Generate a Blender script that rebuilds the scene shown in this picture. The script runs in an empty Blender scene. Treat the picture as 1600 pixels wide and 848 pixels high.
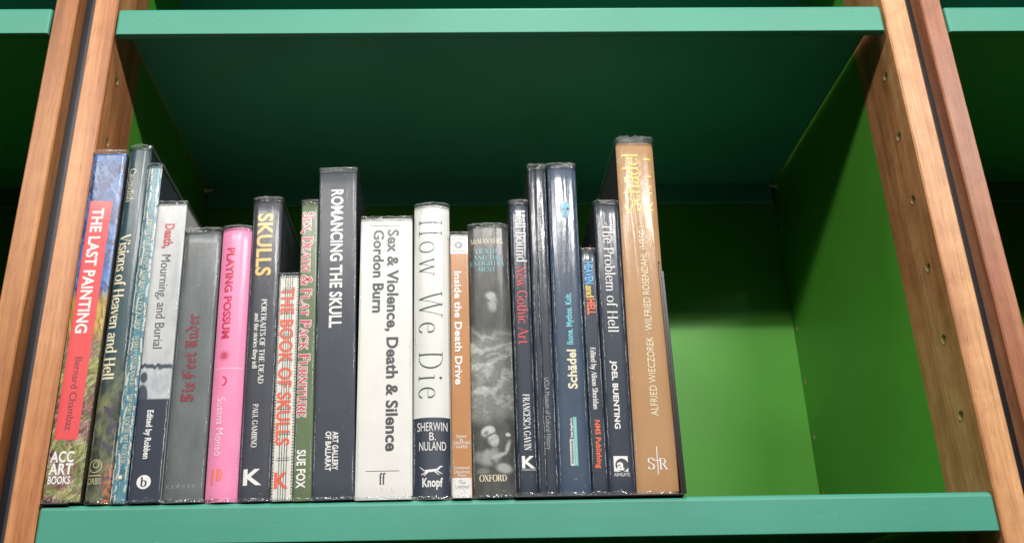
import bpy, bmesh, math, random
from mathutils import Vector, Matrix, noise as mn
random.seed(7)
S = 0.001                                    # everything below is written in millimetres
sc = bpy.context.scene
COL = sc.collection

# ------------------------------------------------------------------ camera
fw = Vector((math.sin(0.0222033)*math.cos(0.398399), math.cos(0.0222033)*math.cos(0.398399), math.sin(0.398399)))
rt = Vector((math.cos(0.0222033), -math.sin(0.0222033), 0)); up = rt.cross(fw)
ro = -0.0195192
rt2 = math.cos(ro)*rt + math.sin(ro)*up; up2 = -math.sin(ro)*rt + math.cos(ro)*up
cd = bpy.data.cameras.new('camera'); cam = bpy.data.objects.new('camera', cd); COL.objects.link(cam)
cam.matrix_world = Matrix(((rt2.x, up2.x, -fw.x, 303.468*S), (rt2.y, up2.y, -fw.y, -703.116*S), (rt2.z, up2.z, -fw.z, -130.725*S), (0, 0, 0, 1)))
cd.sensor_width = 36; cd.lens = 1483.6/1600*36
cd.shift_x = 57.49/1600; cd.shift_y = 31.46/1600
cd.clip_start = 0.02; cd.clip_end = 60
sc.camera = cam

# ------------------------------------------------------------------ light: a dim room and the lamps on the ceiling track in front of the shelves
w = bpy.data.worlds.new('World'); sc.world = w; w.use_nodes = True
w.node_tree.nodes['Background'].inputs[0].default_value = (0.62, 0.70, 0.78, 1)
w.node_tree.nodes['Background'].inputs[1].default_value = 0.006
def lamp(name, x, y, z, sx, sy, power, col, aim):
    d = bpy.data.lights.new(name, 'AREA'); d.shape = 'RECTANGLE'; d.size = sx*S; d.size_y = sy*S; d.energy = power; d.color = col
    o = bpy.data.objects.new(name, d); COL.objects.link(o); o.location = (x*S, y*S, z*S)
    o.rotation_euler = (Vector(aim)*S - o.location).to_track_quat('-Z', 'Y').to_euler()
lamp('ceiling_track_light', 400, -2000, 1355, 420, 46, 28, (1, .955, .90), (400, 0, 250))
lamp('ceiling_track_light', -560, -2000, 1350, 1400, 46, 32, (1, .955, .90), (400, 0, 250))
lamp('ceiling_track_light', 1380, -2000, 1360, 800, 48, 38, (1, .965, .93), (500, 0, 250))
lamp('ceiling_downlight', 450, -420, 1500, 260, 260, 9, (1, .96, .91), (420, -60, 0))
sc.view_settings.view_transform = 'Standard'; sc.view_settings.look = 'None'
sc.view_settings.exposure = 0; sc.view_settings.gamma = 1
try: sc.view_settings.use_curve_mapping = False
except Exception: pass
try:
    sc.cycles.max_bounces = 8; sc.cycles.diffuse_bounces = 1; sc.cycles.transparent_max_bounces = 16
except Exception: pass

# ------------------------------------------------------------------ materials
def nm(name):
    m = bpy.data.materials.new(name); m.use_nodes = True
    nt = m.node_tree; return m, nt, nt.nodes['Principled BSDF']
def N(nt, t, **kw):
    n = nt.nodes.new(t)
    for k, v in kw.items():
        if k in n.inputs: n.inputs[k].default_value = v
        else: setattr(n, k, v)
    return n
def coords(nt, scale=(1, 1, 1), loc=(0, 0, 0), rot=(0, 0, 0)):
    tc = nt.nodes.new('ShaderNodeTexCoord'); mp = nt.nodes.new('ShaderNodeMapping')
    nt.links.new(tc.outputs['Object'], mp.inputs[0])
    mp.inputs['Scale'].default_value = scale; mp.inputs['Location'].default_value = loc; mp.inputs['Rotation'].default_value = rot
    return mp.outputs[0]
def ramp(nt, fac, stops):
    r = nt.nodes.new('ShaderNodeValToRGB'); e = r.color_ramp.elements
    while len(e) < len(stops): e.new(0.5)
    for i, (p, c) in enumerate(stops): e[i].position = p; e[i].color = (*c, 1) if len(c) == 3 else c
    nt.links.new(fac, r.inputs[0]); return r.outputs[0]
def mix(nt, a, b, fac, mode='MIX'):
    m = nt.nodes.new('ShaderNodeMix'); m.data_type = 'RGBA'; m.blend_type = mode
    for s, v in ((m.inputs[6], a), (m.inputs[7], b)):
        if hasattr(v, 'links'): nt.links.new(v, s)
        else: s.default_value = (*v, 1)
    if hasattr(fac, 'links'): nt.links.new(fac, m.inputs[0])
    else: m.inputs[0].default_value = fac
    return m.outputs[2]
def bump(nt, h, strength, dist, prev=None):
    b = nt.nodes.new('ShaderNodeBump'); b.inputs['Strength'].default_value = strength; b.inputs['Distance'].default_value = dist
    nt.links.new(h, b.inputs['Height'])
    if prev is not None: nt.links.new(prev, b.inputs['Normal'])
    return b.outputs[0]

def paint(name, base, rough=0.35, bumpy=0.00012, spec=0.5):
    m, nt, p = nm(name)
    n1 = N(nt, 'ShaderNodeTexNoise', Scale=7.0, Detail=5.0); nt.links.new(coords(nt, (1, 1, 1)), n1.inputs['Vector'])
    d = tuple(c*0.86 for c in base)
    c = ramp(nt, n1.outputs[0], [(0.3, d), (0.7, base)])
    sc_ = N(nt, 'ShaderNodeTexNoise', Scale=1.0, Detail=3.0, Roughness=0.7); nt.links.new(coords(nt, (70, 500, 900), (2, 1, 4), (0, 0.35, 0)), sc_.inputs['Vector'])
    c = mix(nt, c, tuple(min(1, x*1.5+.03) for x in base), ramp(nt, sc_.outputs[0], [(0.69, (0, 0, 0)), (0.74, (0.5, 0.5, 0.5))]))
    sp = N(nt, 'ShaderNodeTexNoise', Scale=260.0, Detail=2.0); nt.links.new(coords(nt), sp.inputs['Vector'])
    c = mix(nt, c, tuple(x*.45 for x in base), ramp(nt, sp.outputs[0], [(0.735, (0, 0, 0)), (0.77, (0.7, 0.7, 0.7))]))
    nt.links.new(c, p.inputs['Base Color'])
    n2 = N(nt, 'ShaderNodeTexNoise', Scale=900.0, Detail=2.0); nt.links.new(coords(nt), n2.inputs['Vector'])
    n3 = N(nt, 'ShaderNodeTexNoise', Scale=1.0, Detail=3.0); nt.links.new(coords(nt, (6, 40, 60)), n3.inputs['Vector'])
    b = bump(nt, n2.outputs[0], 0.35, bumpy); b = bump(nt, n3.outputs[0], 0.25, 0.0006, b)
    nt.links.new(b, p.inputs['Normal'])
    rr = N(nt, 'ShaderNodeMapRange'); rr.inputs[3].default_value = rough-0.05; rr.inputs[4].default_value = rough+0.12
    nt.links.new(n1.outputs[0], rr.inputs[0]); nt.links.new(rr.outputs[0], p.inputs['Roughness'])
    p.inputs['Specular IOR Level'].default_value = spec
    return m

def wood(name, dark, mid, light, seed, rough=0.42, fig=0.5):
    m, nt, p = nm(name)
    v = coords(nt, (1, 1, 0.045), (seed*1.7, seed*0.9, seed*0.31))
    warp = N(nt, 'ShaderNodeTexNoise', Scale=14.0, Detail=3.0); nt.links.new(v, warp.inputs['Vector'])
    add = nt.nodes.new('ShaderNodeVectorMath'); add.operation = 'MULTIPLY_ADD'
    nt.links.new(warp.outputs['Color'], add.inputs[0]); add.inputs[1].default_value = (0.035, 0.035, 0.0); nt.links.new(v, add.inputs[2])
    g = N(nt, 'ShaderNodeTexNoise', Scale=330.0, Detail=6.0, Roughness=0.62); nt.links.new(add.outputs[0], g.inputs['Vector'])
    g2 = N(nt, 'ShaderNodeTexNoise', Scale=42.0, Detail=4.0, Roughness=0.5); nt.links.new(add.outputs[0], g2.inputs['Vector'])
    c = ramp(nt, g2.outputs[0], [(0.33, dark), (0.48, mid), (0.64, light)])
    c2 = ramp(nt, g.outputs[0], [(0.34, (0.62, 0.49, 0.40)), (0.58, (1, 1, 1)), (0.75, (1.0, 1.0, 1.0))])
    c = mix(nt, c, c2, 0.55, 'MULTIPLY')
    # figure: soft cross flame of the board
    f = N(nt, 'ShaderNodeTexNoise', Scale=1.0, Detail=3.0, Distortion=0.8); nt.links.new(coords(nt, (30, 45, 38), (seed, 3, seed), (0.5, 0.3, 0)), f.inputs['Vector'])
    c = mix(nt, c, ramp(nt, f.outputs[0], [(0.35, (0.72, 0.66, 0.60)), (0.62, (1, 1, 1))]), fig, 'MULTIPLY')
    # pores and small dark flecks along the grain
    q = N(nt, 'ShaderNodeTexNoise', Scale=1.0, Detail=2.0); nt.links.new(coords(nt, (1500, 1500, 55), (seed*3, 0, 0)), q.inputs['Vector'])
    c = mix(nt, c, ramp(nt, q.outputs[0], [(0.58, (1, 1, 1)), (0.70, (0.50, 0.36, 0.26))]), 0.7, 'MULTIPLY')
    k = N(nt, 'ShaderNodeTexNoise', Scale=1.0, Detail=1.0); nt.links.new(coords(nt, (85, 85, 22), (seed*5, 2, 1)), k.inputs['Vector'])
    c = mix(nt, c, ramp(nt, k.outputs[0], [(0.80, (1, 1, 1)), (0.86, (0.25, 0.14, 0.08))]), 0.7, 'MULTIPLY')
    nt.links.new(c, p.inputs['Base Color'])
    b = bump(nt, g.outputs[0], 0.25, 0.0003); b = bump(nt, q.outputs[0], 0.2, 0.0002, b); nt.links.new(b, p.inputs['Normal'])
    p.inputs['Roughness'].default_value = rough
    return m

def film_normal(nt, seed, amount):
    # soft lengthwise ripples and finer crumple of the clear jacket
    n1 = N(nt, 'ShaderNodeTexNoise', Scale=1.0, Detail=2.0, Distortion=0.4); nt.links.new(coords(nt, (110, 110, 9), (seed*2.3, seed, seed*0.7)), n1.inputs['Vector'])
    n2 = N(nt, 'ShaderNodeTexNoise', Scale=1.0, Detail=3.0, Distortion=1.5); nt.links.new(coords(nt, (260, 260, 70), (seed, seed*4.1, 0)), n2.inputs['Vector'])
    b = bump(nt, n1.outputs[0], 1.0, 0.00075*amount); b = bump(nt, n2.outputs[0], 1.0, 0.00007*amount, b)
    return b
MATS = {}
def cover_mat(name, base=None, seed=0.0, amount=1.0, rough=0.6, coat=0.38, crough=0.2, vcol=False, mottled=0.12, cloth=0.0):
    m, nt, p = nm(name)
    if vcol:
        a = nt.nodes.new('ShaderNodeVertexColor'); a.layer_name = 'Col'; c = a.outputs[0]
    else:
        n = N(nt, 'ShaderNodeTexNoise', Scale=60.0, Detail=5.0, Roughness=0.6); nt.links.new(coords(nt, (1, 1, .6), (seed, seed, 0)), n.inputs['Vector'])
        lo = tuple(x*(1-mottled) for x in base); hi = tuple(min(1, x*(1+mottled)) for x in base)
        c = ramp(nt, n.outputs[0], [(0.3, lo), (0.7, hi)])
    # scuffs and dust on the film: paler, whitish specks and hairlines
    s = N(nt, 'ShaderNodeTexNoise', Scale=1.0, Detail=6.0, Roughness=0.75); nt.links.new(coords(nt, (420, 420, 95), (seed*9, 0, seed)), s.inputs['Vector'])
    c = mix(nt, c, (0.55, 0.57, 0.58), ramp(nt, s.outputs[0], [(0.62, (0, 0, 0)), (0.82, (0.45, 0.45, 0.45))]))
    nt.links.new(c, p.inputs['Base Color'])
    p.inputs['Roughness'].default_value = rough; p.inputs['Specular IOR Level'].default_value = 0.35
    if coat:
        p.inputs['Coat Weight'].default_value = coat; p.inputs['Coat Roughness'].default_value = crough; p.inputs['Coat IOR'].default_value = 1.5
        nt.links.new(film_normal(nt, seed, amount), p.inputs['Coat Normal'])
    if cloth:
        t = N(nt, 'ShaderNodeTexNoise', Scale=1400.0, Detail=2.0); nt.links.new(coords(nt), t.inputs['Vector'])
        nt.links.new(bump(nt, t.outputs[0], cloth, 0.0003), p.inputs['Normal'])
    return m
def ink_mat(name, base, rough=0.5, seed=0.0, coat=0.22, metallic=0.0):
    m, nt, p = nm(name)
    n = N(nt, 'ShaderNodeTexNoise', Scale=700.0, Detail=4.0); nt.links.new(coords(nt), n.inputs['Vector'])
    nt.links.new(ramp(nt, n.outputs[0], [(0.3, tuple(x*0.86 for x in base)), (0.6, base)]), p.inputs['Base Color'])
    p.inputs['Roughness'].default_value = rough; p.inputs['Metallic'].default_value = metallic
    p.inputs['Coat Weight'].default_value = coat; p.inputs['Coat Roughness'].default_value = 0.15
    nt.links.new(film_normal(nt, seed, 1.0), p.inputs['Coat Normal'])
    return m
def simple(name, base, rough=0.5, metallic=0.0, scale=300.0, var=0.15, bstr=0.2):
    m, nt, p = nm(name)
    n = N(nt, 'ShaderNodeTexNoise', Scale=scale, Detail=4.0); nt.links.new(coords(nt), n.inputs['Vector'])
    nt.links.new(ramp(nt, n.outputs[0], [(0.3, tuple(x*(1-var) for x in base)), (0.7, base)]), p.inputs['Base Color'])
    nt.links.new(bump(nt, n.outputs[0], bstr, 0.0002), p.inputs['Normal'])
    p.inputs['Roughness'].default_value = rough; p.inputs['Metallic'].default_value = metallic
    return m
def clear_film(name, haze, rough):
    # clear polyester book jacket: mostly transparent, with a faint milky haze and sharp shine
    m = bpy.data.materials.new(name); m.use_nodes = True; nt = m.node_tree; nt.nodes.clear()
    out = nt.nodes.new('ShaderNodeOutputMaterial'); tr = nt.nodes.new('ShaderNodeBsdfTransparent'); gl = nt.nodes.new('ShaderNodeBsdfGlossy')
    df = nt.nodes.new('ShaderNodeBsdfDiffuse'); fr = nt.nodes.new('ShaderNodeFresnel'); fr.inputs['IOR'].default_value = 1.55
    gl.inputs['Roughness'].default_value = rough; df.inputs['Color'].default_value = (0.75, 0.8, 0.82, 1)
    tr.inputs['Color'].default_value = (0.93, 0.95, 0.95, 1)
    n = N(nt, 'ShaderNodeTexNoise', Scale=330.0, Detail=4.0, Distortion=1.0); nt.links.new(coords(nt), n.inputs['Vector'])
    nb = bump(nt, n.outputs[0], 1.0, 0.0012); nt.links.new(nb, gl.inputs['Normal']); nt.links.new(nb, fr.inputs['Normal'])
    m1 = nt.nodes.new('ShaderNodeMixShader'); m2 = nt.nodes.new('ShaderNodeMixShader')
    mr = N(nt, 'ShaderNodeMapRange'); mr.inputs[1].default_value = 0.35; mr.inputs[2].default_value = 0.75; mr.inputs[3].default_value = haze*0.3; mr.inputs[4].default_value = haze*2
    nt.links.new(n.outputs[0], mr.inputs[0]); nt.links.new(mr.outputs[0], m1.inputs[0])
    nt.links.new(tr.outputs[0], m1.inputs[1]); nt.links.new(df.outputs[0], m1.inputs[2])
    nt.links.new(fr.outputs[0], m2.inputs[0]); nt.links.new(m1.outputs[0], m2.inputs[1]); nt.links.new(gl.outputs[0], m2.inputs[2])
    nt.links.new(m2.outputs[0], out.inputs[0])
    return m

TEAL = paint('mint_green_lacquer', (0.066, 0.325, 0.232), 0.42, spec=0.38)
GREEN = paint('leaf_green_lacquer', (0.090, 0.37, 0.036), 0.42, spec=0.35)
LIGHT_SLIVER = simple('painted_light_sliver', (0.30, 0.33, 0.16), 0.7)  # pale colour stands in for light leaking past the shelf ends
WOOD_B = wood('cherry_veneer', (0.36, 0.135, 0.048), (0.56, 0.245, 0.098), (0.69, 0.345, 0.155), 1.3, fig=.3)
WOOD_C = wood('pale_cherry_veneer', (0.44, 0.190, 0.078), (0.59, 0.285, 0.122), (0.70, 0.39, 0.18), 4.1, fig=.6)
WOOD_A = wood('cherry_board', (0.27, 0.098, 0.030), (0.44, 0.178, 0.056), (0.56, 0.25, 0.085), 7.7, fig=.3)
WOOD_D = wood('rosy_cherry_board', (0.36, 0.14, 0.068), (0.48, 0.215, 0.11), (0.58, 0.30, 0.165), 11.9, rough=0.36)
BLACK_GAP = simple('black_rubber_strip', (0.010, 0.010, 0.014), 0.35)
BLUE_SHEEN = simple('painted_blue_sheen', (0.035, 0.045, 0.065), 0.45, 0.3)  # bluish sheen of the black joint strip, given as a colour
BRASS = simple('brass', (0.85, 0.66, 0.34), 0.42, 0.75)
HOLE = simple('dark_hole', (0.03, 0.02, 0.012), 0.8)
PAPER = simple('page_edges', (0.66, 0.60, 0.48), 0.85)
BLACK_STEEL = simple('black_enamelled_steel', (0.013, 0.011, 0.011), 0.3)
FILM = clear_film('clear_polyester_jacket', 0.035, 0.09)
CREASE_GLINT = clear_film('creased_polyester_glint', 0.40, 0.12)  # milkier film: the shine on creases is put into its pale haze
INK = {k: ink_mat('ink_'+k, c, seed=i*1.3, metallic=mt) for i, (k, c, mt) in enumerate([
    ('white', (0.78, 0.78, 0.76), 0), ('dim_white', (0.30, 0.33, 0.36), 0), ('cream', (0.74, 0.68, 0.48), 0), ('maroon', (0.16, 0.035, 0.05), 0),
    ('khaki_ink', (0.52, 0.48, 0.25), 0), ('crimson', (0.46, 0.01, 0.035), 0), ('ink', (0.045, 0.055, 0.075), 0), ('red_foil', (0.20, 0.008, 0.022), 0),
    ('grey_ink', (0.26, 0.28, 0.29), 0), ('possum_red', (0.60, 0.03, 0.09), 0), ('pale_pink', (0.92, 0.66, 0.78), 0), ('gold', (0.74, 0.50, 0.16), 0),
    ('tomato', (0.80, 0.11, 0.055), 0), ('raspberry', (0.58, 0.015, 0.06), 0), ('charcoal', (0.035, 0.045, 0.05), 0), ('dark_green_ink', (0.02, 0.05, 0.035), 0),
    ('bright_red', (0.66, 0.04, 0.05), 0), ('cyan_ink', (0.14, 0.50, 0.60), 0), ('sky_blue', (0.07, 0.42, 0.80), 0), ('yellow_ink', (0.82, 0.62, 0.08), 0),
    ('orange_red', (0.80, 0.13, 0.03), 0), ('lemon', (0.68, 0.60, 0.09), 0), ('coral', (0.74, 0.07, 0.075), 0), ('navy', (0.022, 0.035, 0.06), 0),
    ('pale_grey', (0.55, 0.57, 0.56), 0), ('teal_print', (0.13, 0.46, 0.46), 0), ('dark_green_thread', (0.03, 0.08, 0.06), 0), ('orange_print', (0.85, 0.20, 0.10), 0),
    ('mid_pink', (0.82, 0.30, 0.48), 0), ('icy_blue', (0.16, 0.42, 0.58), 0), ('paper_white', (0.72, 0.72, 0.70), 0)])}

# ------------------------------------------------------------------ mesh helpers
def obj(name, verts, faces, mat, parent=None, smooth=False, kind=None, label=None, mats=None, fmat=None):
    me = bpy.data.meshes.new(name); me.from_pydata([(x*S, y*S, z*S) for x, y, z in verts], [], faces)
    for mm in (mats or [mat]): me.materials.append(mm)
    if fmat: me.polygons.foreach_set('material_index', fmat)
    if smooth: me.polygons.foreach_set('use_smooth', [True]*len(me.polygons))
    me.update()
    o = bpy.data.objects.new(name, me); COL.objects.link(o)
    if parent is not None: o.parent = parent
    if kind: o['kind'] = kind
    if label: o['label'] = label
    return o
def thing(name, label, cat, loc=(0, 0, 0), rot=(0, 0, 0), group=None):
    o = bpy.data.objects.new(name, None); COL.objects.link(o); o.empty_display_size = 0.02
    o.location = Vector(loc)*S; o.rotation_euler = rot
    o['label'] = label; o['category'] = cat
    if group: o['group'] = group
    return o
class MB:
    def __init__(s): s.v = []; s.f = []
    def add(s, vs, fs):
        n = len(s.v); s.v += vs; s.f += [tuple(i+n for i in f) for f in fs]
    def box(s, x0, x1, y0, y1, z0, z1, b=0.0):
        if b <= 0:
            s.add([(x0, y0, z0), (x1, y0, z0), (x1, y1, z0), (x0, y1, z0), (x0, y0, z1), (x1, y0, z1), (x1, y1, z1), (x0, y1, z1)],
                  [(0, 3, 2, 1), (4, 5, 6, 7), (0, 1, 5, 4), (1, 2, 6, 5), (2, 3, 7, 6), (3, 0, 4, 7)]); return
        bm = bmesh.new(); bmesh.ops.create_cube(bm, size=1)
        for v in bm.verts: v.co = Vector(((x0+x1)/2+v.co.x*(x1-x0), (y0+y1)/2+v.co.y*(y1-y0), (z0+z1)/2+v.co.z*(z1-z0)))
        bmesh.ops.bevel(bm, geom=bm.edges[:], offset=b, segments=3, affect='EDGES', profile=0.5)
        bm.verts.index_update(); s.add([tuple(v.co) for v in bm.verts], [tuple(v.index for v in f.verts) for f in bm.faces]); bm.free()
    def prism(s, pts, z0, z1):
        # pts: (x, y) outline, closed, extruded along z
        n = len(pts); s.add([(x, y, z0) for x, y in pts]+[(x, y, z1) for x, y in pts],
                            [tuple(range(n-1, -1, -1)), tuple(range(n, 2*n))]+[(i, (i+1) % n, n+(i+1) % n, n+i) for i in range(n)])
    def build(s, name, mat, parent=None, **k): return obj(name, s.v, s.f, mat, parent, **k)

# ------------------------------------------------------------------ lettering
# sans lettering comes from the built-in font; serif, black-letter and hairline lettering are drawn here stroke by stroke
G = {
'A': (92, 'L 46,100 10,0;l 46,100 82,0;L 23,34 68,34;s 10,0,11;s 82,0,13'),
'B': (76, 'l 18,100 18,0;c 18,99 44,99 58,90 60,76 54,60 40,54 18,54;c 40,54 60,48 66,30 60,10 44,1 18,1;s 12,99,6;s 12,1,6'),
'C': (84, 'c 76,78 66,94 48,101 26,94 10,72 9,50 12,26 26,6 48,-1 66,4 78,22;v 77,84,12'),
'D': (88, 'l 18,100 18,0;c 18,99 46,98 68,86 80,62 80,38 68,14 46,2 18,1;s 12,99,6;s 12,1,6'),
'E': (74, 'l 18,100 18,0;L 18,99 64,99;L 18,53 50,53;L 18,1 66,1;v 64,91,9;v 50,53,10;v 67,10,10;s 11,99,6;s 11,1,6'),
'F': (70, 'l 18,100 18,0;L 18,99 62,99;L 18,53 50,53;v 62,91,9;v 50,53,10;s 11,99,6;s 18,0,13'),
'G': (90, 'c 76,80 66,94 48,101 26,94 10,72 9,50 12,26 26,6 48,-1 62,3 74,10;l 74,40 74,6;s 74,41,12;v 76,84,11'),
'H': (92, 'l 18,100 18,0;l 74,100 74,0;L 18,52 74,52;s 18,99,12;s 18,0,12;s 74,99,12;s 74,0,12'),
'I': (38, 'l 19,100 19,0;s 19,99,13;s 19,0,13'),
'J': (52, 'l 32,100 32,16;c 32,18 28,-4 14,-6 6,4;s 32,99,13'),
'K': (88, 'l 18,100 18,0;L 72,99 20,44;l 36,60 76,0;s 18,99,12;s 18,0,12;s 72,99,11;s 76,0,12'),
'L': (72, 'l 18,100 18,0;L 18,1 64,1;v 65,11,11;s 18,99,12;s 11,1,6'),
'M': (108, 'L 18,100 18,0;l 18,100 54,8;L 54,8 90,100;l 90,100 90,0;s 12,99,7;s 18,0,11;s 96,99,7;s 90,0,12'),
'N': (94, 'L 18,100 18,0;l 18,100 76,2;L 76,100 76,0;s 12,99,8;s 18,0,11;s 76,99,11'),
'O': (92, 'o 46,101 70,92 83,68 83,32 70,8 46,-1 22,8 9,32 9,68 22,92'),
'P': (74, 'l 18,100 18,0;c 18,99 46,98 62,88 64,72 58,54 42,46 18,46;s 12,99,6;s 18,0,13'),
'R': (84, 'l 18,100 18,0;c 18,99 46,98 61,88 63,74 56,58 42,51 18,51;l 42,51 74,0;s 12,99,6;s 18,0,12;s 76,0,8'),
'S': (66, 'c 54,84 44,98 32,101 16,94 11,78 18,62 34,52 50,42 57,26 50,6 34,-1 20,2 10,18;v 55,86,10;v 9,14,11'),
'T': (80, 'l 40,100 40,0;L 8,99 72,99;v 8,90,9;v 72,90,9;s 40,0,14'),
'U': (90, 'l 18,100 18,30;c 18,34 20,8 44,-1 66,8 72,34;L 72,30 72,100;s 18,99,12;s 72,99,10'),
'V': (86, 'l 10,100 44,0;L 44,0 76,100;s 12,99,12;s 76,99,11'),
'W': (126, 'l 8,100 38,0;L 38,0 62,96;l 62,100 90,0;L 90,0 118,100;s 10,99,12;s 62,99,9;s 118,99,10'),
'X': (84, 'l 12,100 72,0;L 72,100 12,0;s 14,99,11;s 70,99,10;s 12,0,10;s 72,0,12'),
'Z': (74, 'L 10,99 64,99;l 64,99 10,1;L 10,1 66,1;v 10,90,9;v 66,10,9'),
'a': (60, 'c 13,50 18,62 31,66 43,60 45,46;l 45,50 45,8;c 45,10 48,1 57,4;c 45,39 22,34 9,22 10,6 24,-1 37,5 45,16'),
'b': (66, 'l 14,104 14,4;s 8,103,6;c 14,50 26,64 42,66 56,52 58,33 54,12 40,0 26,1 14,10'),
'c': (56, 'c 50,52 40,65 26,66 12,54 7,33 12,12 28,0 42,2 51,14'),
'd': (70, 'l 53,104 53,2;s 47,103,7;s 58,1,6;c 53,54 40,66 26,66 11,54 7,33 11,12 24,0 40,2 53,14'),
'e': (58, 'L 10,38 50,38;c 50,38 48,56 36,66 22,65 11,54 7,33 12,12 26,0 40,1 51,13'),
'f': (40, 'c 43,96 34,105 24,100 20,84;l 20,86 20,0;s 20,0,12;L 7,64 36,64'),
'g': (62, 'o 28,66 42,60 46,45 42,30 28,24 14,30 10,45 14,60;c 18,27 10,18 18,10 38,8 52,1 52,-16 40,-28 22,-29 9,-20 14,-4;L 44,60 58,66'),
'h': (72, 'l 14,104 14,0;s 8,103,6;s 14,0,11;c 14,48 28,63 42,66 52,60 55,44;l 55,46 55,0;s 55,0,12'),
'i': (32, 'l 16,66 16,0;s 10,65,7;s 16,0,12;d 16,92'),
'k': (66, 'l 14,104 14,0;s 8,103,6;s 14,0,11;L 50,65 16,26;l 27,38 54,0;s 50,65,9;s 54,0,10'),
'l': (32, 'l 16,104 16,0;s 10,103,7;s 16,0,12'),
'm': (106, 'l 14,66 14,0;s 8,65,6;s 14,0,11;c 14,48 27,63 38,66 47,60 50,44;l 50,46 50,0;s 50,0,10;c 50,48 63,63 75,66 85,60 88,44;l 88,46 88,0;s 88,0,11'),
'n': (72, 'l 14,66 14,0;s 8,65,6;s 14,0,11;c 14,48 28,63 42,66 52,60 55,44;l 55,46 55,0;s 55,0,12'),
'o': (64, 'o 32,66 48,60 57,44 57,22 48,6 32,0 16,6 7,22 7,44 16,60'),
'p': (66, 'l 14,66 14,-30;s 8,65,6;s 14,-30,12;c 14,50 26,64 42,66 56,52 58,33 54,12 40,0 26,1 14,10'),
'r': (48, 'l 14,66 14,0;s 8,65,6;s 14,0,13;c 14,44 24,61 34,66 45,58'),
's': (50, 'c 42,54 34,65 24,66 12,60 12,46 24,37 38,28 42,14 36,2 24,-1 12,3 8,16'),
't': (42, 'l 18,86 18,12;c 18,14 22,1 32,0 40,10;L 6,64 36,64'),
'u': (72, 'l 14,66 14,20;s 8,65,6;c 14,22 18,4 30,0 44,4 54,18;l 54,66 54,0;s 48,65,6;s 60,1,6'),
'v': (62, 'l 9,66 31,0;L 31,0 54,66;s 9,65,10;s 54,65,9'),
'w': (90, 'l 8,66 28,0;L 28,0 45,62;l 45,66 66,0;L 66,0 84,66;s 9,65,10;s 45,65,8;s 84,65,8'),
'x': (62, 'l 10,66 52,0;L 50,66 10,0;s 12,65,9;s 50,65,8;s 10,0,8;s 52,0,9'),
'y': (62, 'l 9,66 32,2;c 54,66 34,2 24,-22 14,-30 6,-24;s 9,65,10;s 54,65,9'),
'ä': (60, 'c 13,50 18,62 31,66 43,60 45,46;l 45,50 45,8;c 45,10 48,1 57,4;c 45,39 22,34 9,22 10,6 24,-1 37,5 45,16;d 20,90;d 42,90'),
'&': (96, 'c 84,52 76,24 60,6 36,-1 14,8 10,28 24,46 46,62 56,80 46,99 30,92 28,76 44,46 66,14 90,2'),
',': (26, 'd 12,6;c 14,6 15,-6 8,-18'), '.': (26, 'd 12,6'), ' ': (34, ''),
}
BLACK = {
'S': (78, 'l 66,84 54,100 34,92 16,98 10,78 24,60 52,46 66,30 60,10 38,-2 18,8 8,20;l 40,96 38,0;l 12,52 24,44'),
'F': (78, 'l 30,96 26,10 14,-4;l 8,92 30,100 48,90 72,100;l 10,52 34,58 58,48;l 8,80 10,30'),
'U': (84, 'l 8,92 24,100 20,24 40,2;l 40,2 64,20;l 64,98 62,12 78,0;l 42,90 42,24'),
'i': (34, 'l 6,56 16,68 16,14 28,2;l 12,92 22,84'),
'x': (50, 'l 6,56 16,68 24,40 22,14 34,0;l 44,64 24,40;l 8,36 42,36;l 22,14 8,-6'),
'e': (48, 'l 34,44 14,30;l 12,56 12,14 26,0 40,12;l 12,56 26,70 38,56 34,42'),
't': (40, 'l 18,92 16,14 28,0 36,8;l 4,62 34,62'),
'n': (62, 'l 4,58 14,70 14,12 24,2;l 16,52 36,70 46,56 44,14 56,2'),
'd': (56, 'l 8,104 42,56 42,16 26,0 10,14 10,46 28,64 42,54'),
'r': (44, 'l 4,58 14,70 14,12 24,2;l 18,54 32,70 42,58'),
' ': (26, ''),
}
def catmull(p, closed, n=7):
    out = []; m = len(p); rng = range(m) if closed else range(m-1)
    for i in rng:
        g = (lambda k: p[k % m]) if closed else (lambda k: p[max(0, min(m-1, k))])
        a, b, c, d = g(i-1), g(i), g(i+1), g(i+2)
        for k in range(n):
            t = k/n; t2 = t*t; t3 = t2*t
            out.append(tuple(0.5*((2*b[j])+(-a[j]+c[j])*t+(2*a[j]-5*b[j]+4*c[j]-d[j])*t2+(-a[j]+3*b[j]-3*c[j]+d[j])*t3) for j in (0, 1)))
    out.append(p[0] if closed else p[-1]); return out
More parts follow.
